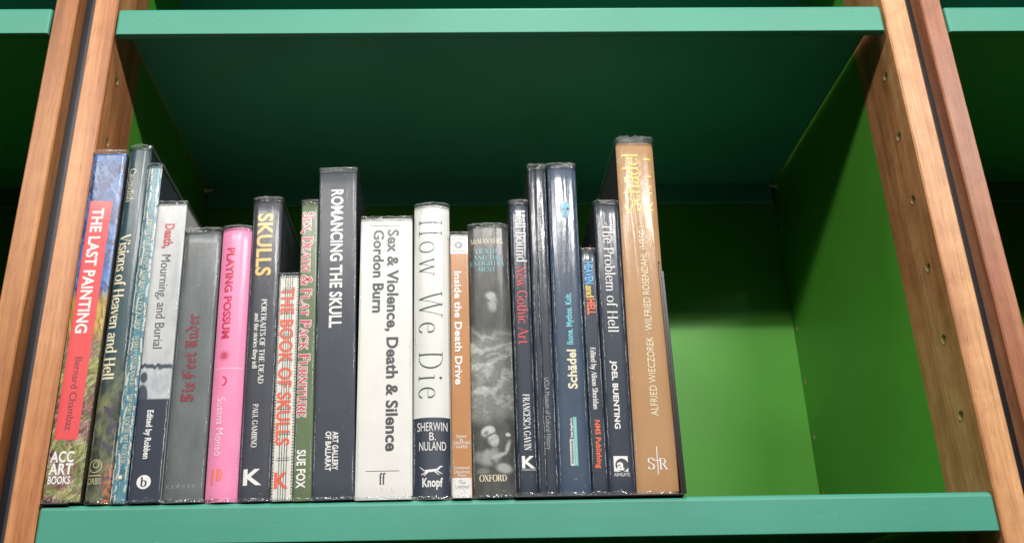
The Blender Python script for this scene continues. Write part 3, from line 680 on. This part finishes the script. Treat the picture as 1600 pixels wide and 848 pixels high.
def cv(name, base, seed, **k): return cover_mat(name, base, seed, **k)
vc = {i: cover_mat('printed_jacket_%s' % n, None, i*1.9, vcol=True, amount=a) for i, n, a in ((1, 'painting', 1), (2, 'garden', .8), (3, 'worn', .5), (4, 'mourning', .7), (8, 'sewn', .3), (14, 'engraving', .8))}
navy = lambda s, a=1.0: cv('midnight_jacket', (0.022, 0.033, 0.054), s, amount=a, coat=.45, crough=.16)
dark = cv('charcoal_cover', (0.034, 0.040, 0.050), 3.3)
SPEC = {
 1: dict(name='paperback_book', label='book with painted blue and yellow spine and red strip THE LAST PAINTING, beside wooden upright', sag=1.6, pw=7, depth=180, sm=vc[1], rm=cv('plum_brown_cover', (.10, .075, .04), 1, mottled=.7), art=art_painting, res=.55, zb=1.55, rim=2.4),
 2: dict(name='hardback_book', label='tall dark teal book titled Visions of Heaven and Hell, murky green at its foot', sag=3.0, pw=2.6, depth=228, sm=vc[2], rm=cv('teal_black_cover', (.016, .03, .04), 2), art=art_garden, res=.6, rim=2.6),
 3: dict(name='paperback_book', label='thin worn teal book with cream cracks and THE FORT WORTH ART MUSEUM on its spine', sag=1.2, pw=3, depth=205, sm=vc[3], rm=cv('dark_wrapper', (.03, .04, .05), 5), art=art_worn, res=.35),
 4: dict(name='paperback_book', label='pale grey book titled Death, Mourning, and Burial with a navy foot and round b mark', sag=.8, pw=12, depth=172, sm=vc[4], rm=cv('pale_grey_cover', (.42, .44, .45), 3), art=art_mourning, res=.45, rim=1.6),
 5: dict(name='hardback_book', label='plain grey cloth book with crimson black-letter title Six Feet Under', sag=2.4, pw=6, depth=165, sm=cv('grey_cloth_jacket', (.115, .135, .14), 5.2, cloth=.6, mottled=.2), rm=cv('grey_cloth_cover', (.10, .115, .12), 6), rim=2.8),
 6: dict(name='hardback_book', label='bright pink book titled PLAYING POSSUM with a pale author name', sag=4.2, pw=2.1, depth=150, sm=cv('pink_jacket', (.80, .25, .44), 6.4, mottled=.04, amount=.6), rm=cv('pink_cover', (.78, .18, .40), 6), rim=1.6),
 7: dict(name='hardback_book', label='dark charcoal book with gold title SKULLS and a white K at the foot', sag=2.6, pw=4, depth=192, sm=cv('charcoal_jacket', (.044, .050, .066), 7.7, coat=.4, crough=.18, amount=1.2), rm=cv('dark_board', (.035, .04, .048), 8), rim=2.4),
 8: dict(name='paperback_book', label='short white book with bare sewn spine and tomato red letters THE BOOK OF SKULLS', sag=.8, pw=10, depth=125, sm=vc[8], rm=cv('white_cover', (.6, .6, .58), 2), art=art_stitched, res=.28, rim=1.4),
 9: dict(name='paperback_book', label='narrow olive green book titled SEX, DEATH & FLAT PACK FURNITURE in raspberry', sag=.9, pw=7, depth=185, sm=cv('olive_jacket', (.105, .155, .072), 9.2, amount=.6), rm=cv('olive_cover', (.10, .14, .07), 2), rim=1.8),
 10: dict(name='hardback_book', label='tall slate black book with bold white title ROMANCING THE SKULL', sag=.9, pw=14, depth=232, sm=cv('slate_jacket', (.034, .045, .062), 10.1, coat=.3, crough=.22, amount=.8), rm=cv('black_cover', (.012, .014, .018), 5), rim=2.2),
 11: dict(name='paperback_book', label='widest white book, titled Sex & Violence, Death & Silence over two lines', sag=1.0, pw=14, depth=155, sm=cv('white_jacket', (.70, .70, .67), 11.4, mottled=.04, amount=.35), rm=cv('white_board', (.6, .6, .58), 3), rim=1.2),
 12: dict(name='hardback_book', label='rounded white book titled How We Die in thin letters, with a navy foot', sag=5.0, pw=2.3, depth=158, sm=cv('ivory_jacket', (.67, .69, .66), 12.6, mottled=.04, amount=.7), rm=cv('ivory_cover', (.6, .62, .6), 2), rim=1.8),
 13: dict(name='paperback_book', label='slim tan orange book titled Inside the Death Drive with white head and foot', sag=.7, pw=9, depth=150, sm=cv('tan_jacket', (.44, .205, .075), 13.3, mottled=.06, amount=.45), rm=cv('tan_cover', (.45, .2, .07), 2), rim=1.4),
 14: dict(name='hardback_book', label='grey book with engraved child in a cap, turquoise title DEATH AND THE ENLIGHTENMENT', sag=4.0, pw=3.4, depth=150, sm=vc[14], rm=cv('grey_print_cover', (.06, .07, .07), 3), art=art_engraving, res=.4, zb=.2, rim=2.0),
 15: dict(name='hardback_book', label='dark book titled Hell Bound in white and New Gothic Art in red', sag=2.6, pw=3.4, depth=190, sm=navy(15.8), rm=dark, zb=1.6, rim=2.0),
 16: dict(name='hardback_book', label='tall dark slim book with faint title The Eloquent Dead, right of Hell Bound', sag=2.0, pw=3, depth=232, sm=cv('blue_black_jacket', (.026, .035, .052), 16.9, coat=.6, crough=.14, amount=1.5), rm=dark, zb=1.6, rim=3.2),
 17: dict(name='hardback_book', label='tall steel blue book with a small blue skull icon and upward title Schädel', sag=2.8, pw=4, depth=225, sm=cv('steel_blue_jacket', (.040, .068, .115), 17.5, coat=.6, crough=.14, amount=.9), rm=cv('steel_blue_cover', (.03, .05, .08), 2), zb=1.6, rim=2.6),
 18: dict(name='paperback_book', label='short thin navy book titled HEAVEN and HELL in blue, yellow and orange', sag=1.4, pw=5, depth=140, sm=navy(18.2, .8), rm=dark, zb=1.6, rim=1.8),
 19: dict(name='hardback_book', label='midnight blue book titled The Problem of Hell with a square white logo', sag=2.4, pw=4, depth=160, sm=navy(19.9, 1.1), rm=dark, zb=1.6, rim=2.0),
 20: dict(name='hardback_book', label='tallest and tan brown book, yellow title Schädel KULT, last before the bookend', sag=2.6, pw=4.5, depth=245, sm=cv('tan_brown_jacket', (.40, .225, .100), 20.7, coat=.34, crough=.16, mottled=.06, amount=1.5), rm=cv('tan_brown_cover', (.36, .20, .09), 5), lm=cv('dark_olive_grey_cover', (.05, .05, .052), 9), zb=1.6, rim=5.0),
}
GEO = {1: (-.5, 27.5, -.006, 294), 2: (30, 18, -.009, 300.5), 3: (49, 11.5, -.013, 282.5), 4: (61.8, 24, -.019, 246.5), 5: (86.9, 29.2, -.021, 220.5), 6: (117.4, 23.6, -.022, 224),
 7: (141.9, 23.6, -.0235, 249), 8: (166.2, 15.4, -.024, 180.5), 9: (182.3, 13.6, -.0245, 246.5), 10: (196.1, 31.3, -.023, 276.5), 11: (227.7, 42.2, -.008, 231), 12: (270.2, 28.8, -.002, 243.3),
 13: (299.2, 14.9, 0, 216), 14: (314.3, 33.0, 0, 223.2), 15: (347.6, 15.5, .006, 243.5), 16: (363.4, 14.8, .009, 276.5), 17: (378.5, 24, .014, 278), 18: (403, 12, .0145, 198.5), 19: (415.4, 20.2, .019, 242.5), 20: (436, 31.6, .022, 301)}
BK = {}
for i, s in SPEC.items():
    xb, w_, ln, h = GEO[i]
    BK[i] = make_book(i, s['name'], s['label'], xb, w_, ln, h, s['sag'], s['pw'], s['depth'], s['sm'], s['rm'], s.get('lm', s['rm']), rim=s.get('rim', 2.0), art=s.get('art'), res=s.get('res', .7), zb=s.get('zb', .1), seed=i)
TEXT_V = [
(1,'THE LAST PAINTING','B','D',6.3,15.7,241.4,131.4,'white','title_lettering'),
(1,'Bernard Chambaz','N','D',9.7,15.1,111.8,54.0,'maroon','author_lettering'),
(2,'Visions of Heaven and Hell','SB','D',2.0,10.4,218.7,94.9,'cream','title_lettering'),
(2,'Cavendish','S','D',2.6,8.2,280.1,248.9,'cream','author_lettering'),
(3,'THE FORT WORTH ART MUSEUM','S','D',5.2,8.4,82.9,29.8,'cream','publisher_lettering'),
(3,'MARIA AND BODMER','S','D',5.2,8.2,130.2,89.5,'cream','author_lettering'),
(3,'FROM THE LIVING AMERICAN FOLK ART','S','D',4.9,7.9,232.0,135.1,'cream','title_lettering'),
(4,'Death,','B','D',7.8,15.7,227.7,205.6,'crimson','title_lettering'),
(4,'Mourning, and Burial','N','D',7.7,14.9,199.8,119.4,'ink','title_lettering'),
(4,'Edited by Robben','B','D',8.5,13.3,70.0,32.7,'white','editor_lettering'),
(5,'Six Feet Under','G','U',7.9,17.0,75.7,148.1,'red_foil','title_lettering'),
(5,'Kunstmuseum Bern','N','U',13.1,15.9,171.2,205.8,'grey_ink','author_lettering'),
(6,'PLAYING POSSUM','B','D',4.7,11.3,205.6,127.3,'possum_red','title_lettering'),
(6,'Susana Monsó','N','D',5.3,11.1,79.1,34.3,'pale_pink','author_lettering'),
(7,'SKULLS','B','D',4.5,17.0,236.4,180.2,'gold','title_lettering'),
(7,'PORTRAITS OF THE DEAD','SB','D',11.0,15.0,159.7,89.7,'white','subtitle_lettering'),
(7,'and the stories they tell','SB','D',6.1,9.5,148.0,102.2,'white','subtitle_lettering'),
(7,'PAUL GAMBINO','SB','D',8.3,12.2,73.5,40.2,'white','author_lettering'),
(8,'THE BOOK OF SKULLS','B','D',1.8,12.4,169.8,41.5,'tomato','title_lettering'),
(9,'Sex, Death & Flat Pack Furniture','C','D',1.6,9.8,237.2,62.9,'raspberry','title_lettering'),
(9,'SUE FOX','B','D',2.2,8.9,37.8,9.1,'white','author_lettering'),
(10,'ROMANCING THE SKULL','B','D',10.2,20.2,258.1,134.8,'white','title_lettering'),
(10,'ART GALLERY','B','D',14.6,19.0,51.4,22.0,'white','publisher_lettering'),
(10,'OF BALLARAT','B','D',9.4,13.8,51.5,21.6,'white','publisher_lettering'),
(11,'Sex & Violence, Death & Silence','B','D',22.0,31.3,220.5,35.9,'charcoal','title_lettering'),
(11,'Gordon Burn','B','D',10.5,19.4,220.3,147.4,'charcoal','author_lettering'),
(12,'How We Die','T','D',4.3,22.6,229.1,76.8,'dark_green_ink','title_lettering'),
(13,'Inside the Death Drive','B','D',3.1,8.8,182.5,87.2,'white','title_lettering'),
(15,'Hell Bound','S','D',4.7,12.6,236.0,188.8,'white','title_lettering'),
(15,'New Gothic Art','S','D',4.2,12.0,185.1,117.9,'bright_red','title_lettering'),
(15,'FRANCESCA GAVIN','SB','D',6.0,10.9,77.2,33.9,'white','author_lettering'),
(16,'The Eloquent Dead','S','D',6.4,11.4,252.1,198.7,'dim_white','title_lettering'),
(16,'UCLA Museum of Cultural History','N','D',6.8,10.5,90.4,34.1,'dim_white','publisher_lettering'),
(17,'Meinrad Maria Grewenig','N','U',9.2,11.8,179.0,208.4,'dim_white','author_lettering'),
(17,'Wilfried Rosendahl','N','U',13.1,15.4,179.0,204.8,'dim_white','author_lettering'),
(17,'Ikone. Mythos. Kult.','B','U',10.0,15.1,117.4,161.0,'cyan_ink','subtitle_lettering'),
(17,'Schädel','B','U',9.6,16.9,81.4,113.2,'cream','title_lettering'),
(18,'HEAVEN','B','D',2.3,9.1,188.5,168.6,'sky_blue','title_lettering'),
(18,'and','SB','D',2.8,8.5,167.5,156.9,'yellow_ink','title_lettering'),
(18,'HELL','B','D',2.9,9.6,155.8,142.0,'orange_red','title_lettering'),
(18,'Edited by Alison Sheridan','SB','D',3.8,7.6,114.5,64.8,'white','editor_lettering'),
(18,'NMS Publishing','B','D',4.0,8.1,56.3,19.5,'orange_red','publisher_lettering'),
(19,'The Problem of Hell','S','D',6.1,13.7,222.7,127.2,'white','title_lettering'),
(19,'JOEL BUENTING','B','D',6.6,10.9,103.7,49.3,'white','author_lettering'),
(20,'Schädel','S','U',4.5,17.3,234.5,289.6,'lemon','title_lettering'),
(20,'K U L T','S','U',22.9,28.1,234.3,288.5,'lemon','title_lettering'),
(20,'ALFRIED WIECZOREK · WILFRIED ROSENDAHL (HRSG.)','N','U',14.2,19.7,59.2,220.6,'cream','author_lettering'),
]
TEXT_H = [
(1,'ACC','B',2.2,19.6,29.6,38.0,'white','publisher_lettering'),
(1,'ART','B',2.3,19.8,20.5,28.9,'white','publisher_lettering'),
(1,'BOOKS','B',2.6,19.1,13.5,19.4,'white','publisher_lettering'),
(2,'ORBIS','N',1.0,11.4,14.5,19.0,'khaki_ink','publisher_lettering'),
(4,'b','SB',8.6,13.2,12.2,18.8,'ink','publisher_mark'),
(5,'K E R B E R','N',2.3,24.1,10.4,12.9,'grey_ink','publisher_lettering'),
(7,'K','B',3.5,17.3,11.8,23.9,'white','publisher_mark'),
(8,'K','B',2.1,12.4,9.2,21.2,'tomato','publisher_mark'),
(11,'ff','SB',17.9,22.5,11.4,19.1,'charcoal','publisher_mark'),
(12,'SHERWIN','N',3.1,25.9,51.1,57.7,'white','author_lettering'),
(12,'B.','N',12.3,17.1,43.9,49.9,'white','author_lettering'),
(12,'NULAND','N',4.6,24.8,36.2,42.8,'white','author_lettering'),
(12,'Knopf','B',7.0,22.2,8.9,15.7,'white','publisher_lettering'),
(13,'Edited','N',3.7,10.9,45.5,47.8,'white','editor_lettering'),
(13,'by','N',6.1,8.5,42.8,45.3,'white','editor_lettering'),
(13,'JONATHAN','N',1.2,13.7,40.3,42.7,'white','editor_lettering'),
(13,'HARRIS','N',3.1,11.8,37.4,39.7,'white','editor_lettering'),
(13,'Liverpool','N',2.0,13.0,21.7,24.2,'white','publisher_lettering'),
(13,'University','N',1.5,13.4,18.6,21.1,'white','publisher_lettering'),
(13,'Press','N',4.3,10.5,16.2,18.4,'white','publisher_lettering'),
(13,'Tate','N',4.8,10.0,11.0,13.2,'grey_ink','publisher_lettering'),
(13,'Liverpool','N',2.4,12.7,7.6,10.4,'grey_ink','publisher_lettering'),
(13,'TATE LIVERPOOL','N',1.7,12.2,210.7,212.3,'grey_ink','series_lettering'),
(13,'CRITICAL FORUM','N',1.6,12.1,200.0,201.5,'grey_ink','series_lettering'),
(14,'McMANNERS','S',1.7,27.9,206.9,211.5,'cream','author_lettering'),
(14,'DEATH','S',6.2,22.9,197.9,202.2,'cyan_ink','title_lettering'),
(14,'AND THE','S',3.5,25.9,192.4,196.4,'cyan_ink','title_lettering'),
(14,'ENLIGHTEN','S',1.1,28.9,187.2,191.3,'cyan_ink','title_lettering'),
(14,'MENT','S',7.5,21.4,181.9,185.8,'cyan_ink','title_lettering'),
(14,'OXFORD','SB',5.2,25.5,12.4,17.0,'cream','publisher_lettering'),
(15,'K','B',3.7,13.9,20.2,29.5,'white','publisher_mark'),
(15,'LAURENCE KING','N',3.4,13.9,18.5,19.8,'white','publisher_lettering'),
(19,'ASHGATE','N',4.0,15.8,13.4,16.0,'white','publisher_lettering'),
(19,'a','B',6.5,11.8,17.8,26.6,'white','publisher_mark'),
(20,'S','S',9.0,14.2,18.4,26.7,'white','publisher_mark'),
(20,'R','S',17.6,23.8,18.3,26.6,'white','publisher_mark'),
]
CURVE_H = ()
for b, s, f, d, xl, xr, z0, z1, c, n in TEXT_V:
    P, F = letters(s, f)
    if d == 'D': pts = [(xl+(xr-xl)*w2, z0-u*(z0-z1), l) for u, w2, l in P]
    else: pts = [(xr-(xr-xl)*w2, z0+u*(z1-z0), l) for u, w2, l in P]
    if b == 9 and n == 'title_lettering':        # white outline round the raspberry letters
        out = [(x, z, l) for x, z, l in pts]
        for k, (dx, dz) in enumerate(((.45, .45), (-.45, .45), (.45, -.45), (-.45, -.45))):
            on_spine(BK[9], 'title_outline', [(x+dx, z+dz, l) for x, z, l in pts], F, INK['white'], .10+.012*k)
        on_spine(BK[9], n, pts, F, INK[c], .26); continue
    on_spine(BK[b], n, pts, F, INK[c], .20)
for b, s, f, x0, x1, z0, z1, c, n in TEXT_H:
    P, F = letters(s, f)
    on_spine(BK[b], n, [(x0+(x1-x0)*u, z0+(z1-z0)*w2, l) for u, w2, l in P], F, INK[c], .22)

# printed panels and marks
B = BK[1]
P = [(2.6, 47, 0), (20.6, 46.6, 0), (21.6, 248, 0), (3.2, 248.2, 0)]
shape(B, 'title_panel', [[(2.6, 47), (20.2, 46.6), (21.6, 248), (3.2, 248.2)]], 'coral', .08)
disc(BK[2], 'publisher_mark', 5.6, 28, 5.0, 'khaki_ink', 4.4); disc(BK[2], 'publisher_mark', 6.2, 29, 2.5, 'khaki_ink', 1.9); rect(BK[2], 'publisher_mark', 1.2, 11.0, 20.6, 21.3, 'khaki_ink', .16)
disc(BK[3], 'publisher_mark', 6.0, 19.4, 1.5, 'cream')
disc(BK[4], 'publisher_disc', 10.9, 15.5, 5.2, 'white', 0, .12)
B = BK[6]
disc(B, 'sun_mark', 8.3, 113.1, 2.6, 'possum_red', 1.6)
for k in range(14):
    a = k*math.pi/7; c, s_ = math.cos(a), math.sin(a)
    shape(B, 'sun_ray', [[(8.3+c*3.3-s_*.28, 113.1+s_*3.3+c*.28), (8.3+c*4.4-s_*.2, 113.1+s_*4.4+c*.2), (8.3+c*4.4+s_*.2, 113.1+s_*4.4-c*.2), (8.3+c*3.3+s_*.28, 113.1+s_*3.3-c*.28)]], 'possum_red')
rect(B, 'printed_line', 1.2, 22.6, 102.3, 102.8, 'pale_pink')
disc(B, 'sun_mark', 8.3, 113.1, 1.2, 'possum_red')
pl = [(8.1+3.6*math.cos(a), 92.4+3.9*math.sin(a)) for a in [math.radians(x) for x in range(-80, 81, 16)]]+[(6.7+3.6*math.cos(a), 92.4+3.4*math.sin(a)) for a in [math.radians(x) for x in range(76, -77, -19)]]
F2 = [[pl[i], pl[i+1], pl[-i-2], pl[-i-1]] for i in range(len(pl)//2-1)]
shape(B, 'moon_mark', F2, 'possum_red')
# P shaped publisher mark, lying on its side
shape(B, 'publisher_mark', [[(4.2, 24.5), (4.2, 12.6), (5.7, 12.6), (5.7, 24.5)], [(8.0, 24.5), (8.0, 15.5), (9.2, 15.5), (9.2, 24.5)]], 'orange_print')
disc(B, 'publisher_mark', 9.0, 20.0, 4.6, 'orange_print', 3.3, .17, 20, .8, -math.pi/2, math.pi/2)
disc(B, 'publisher_mark', 9.0, 20.0, 2.2, 'orange_print', 1.2, .18, 20, .8, -math.pi/2, math.pi/2)
B = BK[11]
for k in range(26): rect(B, 'dashed_line', 7.8+k*.98, 8.5+k*.98, 223.6, 224.5, 'charcoal')
rect(B, 'printed_line', 7.7, 32.6, 20.8, 21.25, 'charcoal')
rect(BK[12], 'foot_panel', .15, 28.15, .6, 61.5, 'navy', .06)
B = BK[12]   # running dog mark
shape(B, 'publisher_mark', [[(8.5, 21.5), (17.5, 22.3), (18.5, 20.9), (13.5, 19.9), (9.0, 20.2)], [(17.5, 22.3), (20.5, 24.6), (22.6, 24.4), (20.4, 23.2), (18.8, 21.2)],
    [(8.6, 21.4), (5.2, 24.2), (5.0, 23.9), (8.0, 20.9)], [(9.5, 20.4), (6.0, 18.2), (6.4, 17.8), (10.8, 19.8)], [(16.6, 20.8), (21.8, 18.4), (21.9, 18.9), (17.8, 21.4)], [(15.4, 20.4), (19.2, 17.6), (19.6, 18.0), (16.6, 20.6)], [(10.5, 20.2), (8.0, 17.4), (8.6, 17.2), (11.8, 19.9)]], 'white')
B = BK[13]
rect(B, 'head_panel', .1, 14.5, 198, 215.6, 'paper_white', .07); rect(B, 'foot_panel', .1, 14.5, .5, 15.3, 'paper_white', .07)
disc(B, 'series_badge', 6.9, 206, 3.2, 'grey_ink'); disc(B, 'series_badge_centre', 6.9, 206, 1.2, 'paper_white', .0, .2); rect(B, 'printed_line', .8, 13.8, 205.8, 206.2, 'grey_ink', .13)
disc(B, 'printed_dot', 6.9, 14.0-.4, .5, 'grey_ink')
B = BK[17]   # skull icon
disc(B, 'skull_icon', 13.6, 238, 5.2, 'icy_blue', 0, .14); shape(B, 'skull_icon', [[(10.6, 235), (16.6, 235), (16.2, 229), (11.0, 229)]], 'icy_blue', .135)
for dx in (-2, 2): disc(B, 'skull_icon_socket', 13.6+dx, 237, 1.35, 'navy', .0, .2)
shape(B, 'skull_icon_socket', [[(13.0, 233), (14.2, 233), (13.6, 235.2)]], 'navy', .2)
for k in range(5): rect(B, 'skull_icon_socket', 11.4+k*1.0, 11.65+k*1.0, 229.2, 232, 'navy', .2)
rect(B, 'imprint_panel', 9.0, 12.0, 21.7, 59.1, 'pale_grey', .12); rect(B, 'imprint_panel', 12.0, 14.8, 21.7, 59.1, 'teal_print', .12); rect(B, 'imprint_panel', 9.0, 12.0, 42, 59.1, 'charcoal', .15)
for s, z0, z1, c in (('Reiss-Engelhorn', 43, 58, 'white'), ('Weltkulturerbe', 23, 41, 'charcoal')):
    P, F = letters(s, 'B'); on_spine(B, 'imprint_lettering', [(11.4-1.6*w2, z0+u*(z1-z0), l) for u, w2, l in P], F, INK[c], .2)
P, F = letters('European Centre for Art and Industrial Culture', 'N'); on_spine(B, 'imprint_lettering', [(14.0-1.1*w2, 23+u*34, l) for u, w2, l in P], F, INK['white'], .2)
B = BK[19]   # square logo with a round white letter
rect(B, 'logo_square', 4.2, 14.8, 16.9, 28.5, 'white', .10); disc(B, 'logo_disc', 10.2, 21.8, 4.9, 'navy', 0, .15)
B = BK[20]
rect(B, 'cross_mark', 16.1, 16.7, 14.5, 35.5, 'white'); rect(B, 'cross_mark', 13.8, 19.0, 24.8, 25.4, 'white', .18)
B = BK[8]    # thread running over the red letters
for k in range(8):
    for q in range(9): rect(B, 'stitch', 3.0+q*1.1, 3.55+q*1.1, 30.2+k*19.6, 30.55+k*19.6, 'dark_green_thread', .3)
for x0 in (5.2, 7.0, 8.8, 10.6): rect(B, 'thread', x0-.13, x0+.13, 4, 176, 'dark_green_thread', .28)
B = BK[2]
# the covers that show beside the spines carry a little print
V = [(18.06, 60, 250), (18.06, 96, 262), (18.06, 100, 246), (18.06, 74, 236)]
obj('cover_print', V, [(0, 1, 2, 3)], INK['raspberry'], B['t'])
B = BK[19]; n = 18
V = [(-.06, 40+15*math.cos(2*math.pi*i/n), 205+17*math.sin(2*math.pi*i/n)) for i in range(n)]
obj('cover_print', V, [tuple(range(n))], INK['orange_print'], B['t'])
for o in list(bpy.data.objects):
    if o.type == 'LIGHT': o['label'] = 'ceiling track light in front of the shelves'
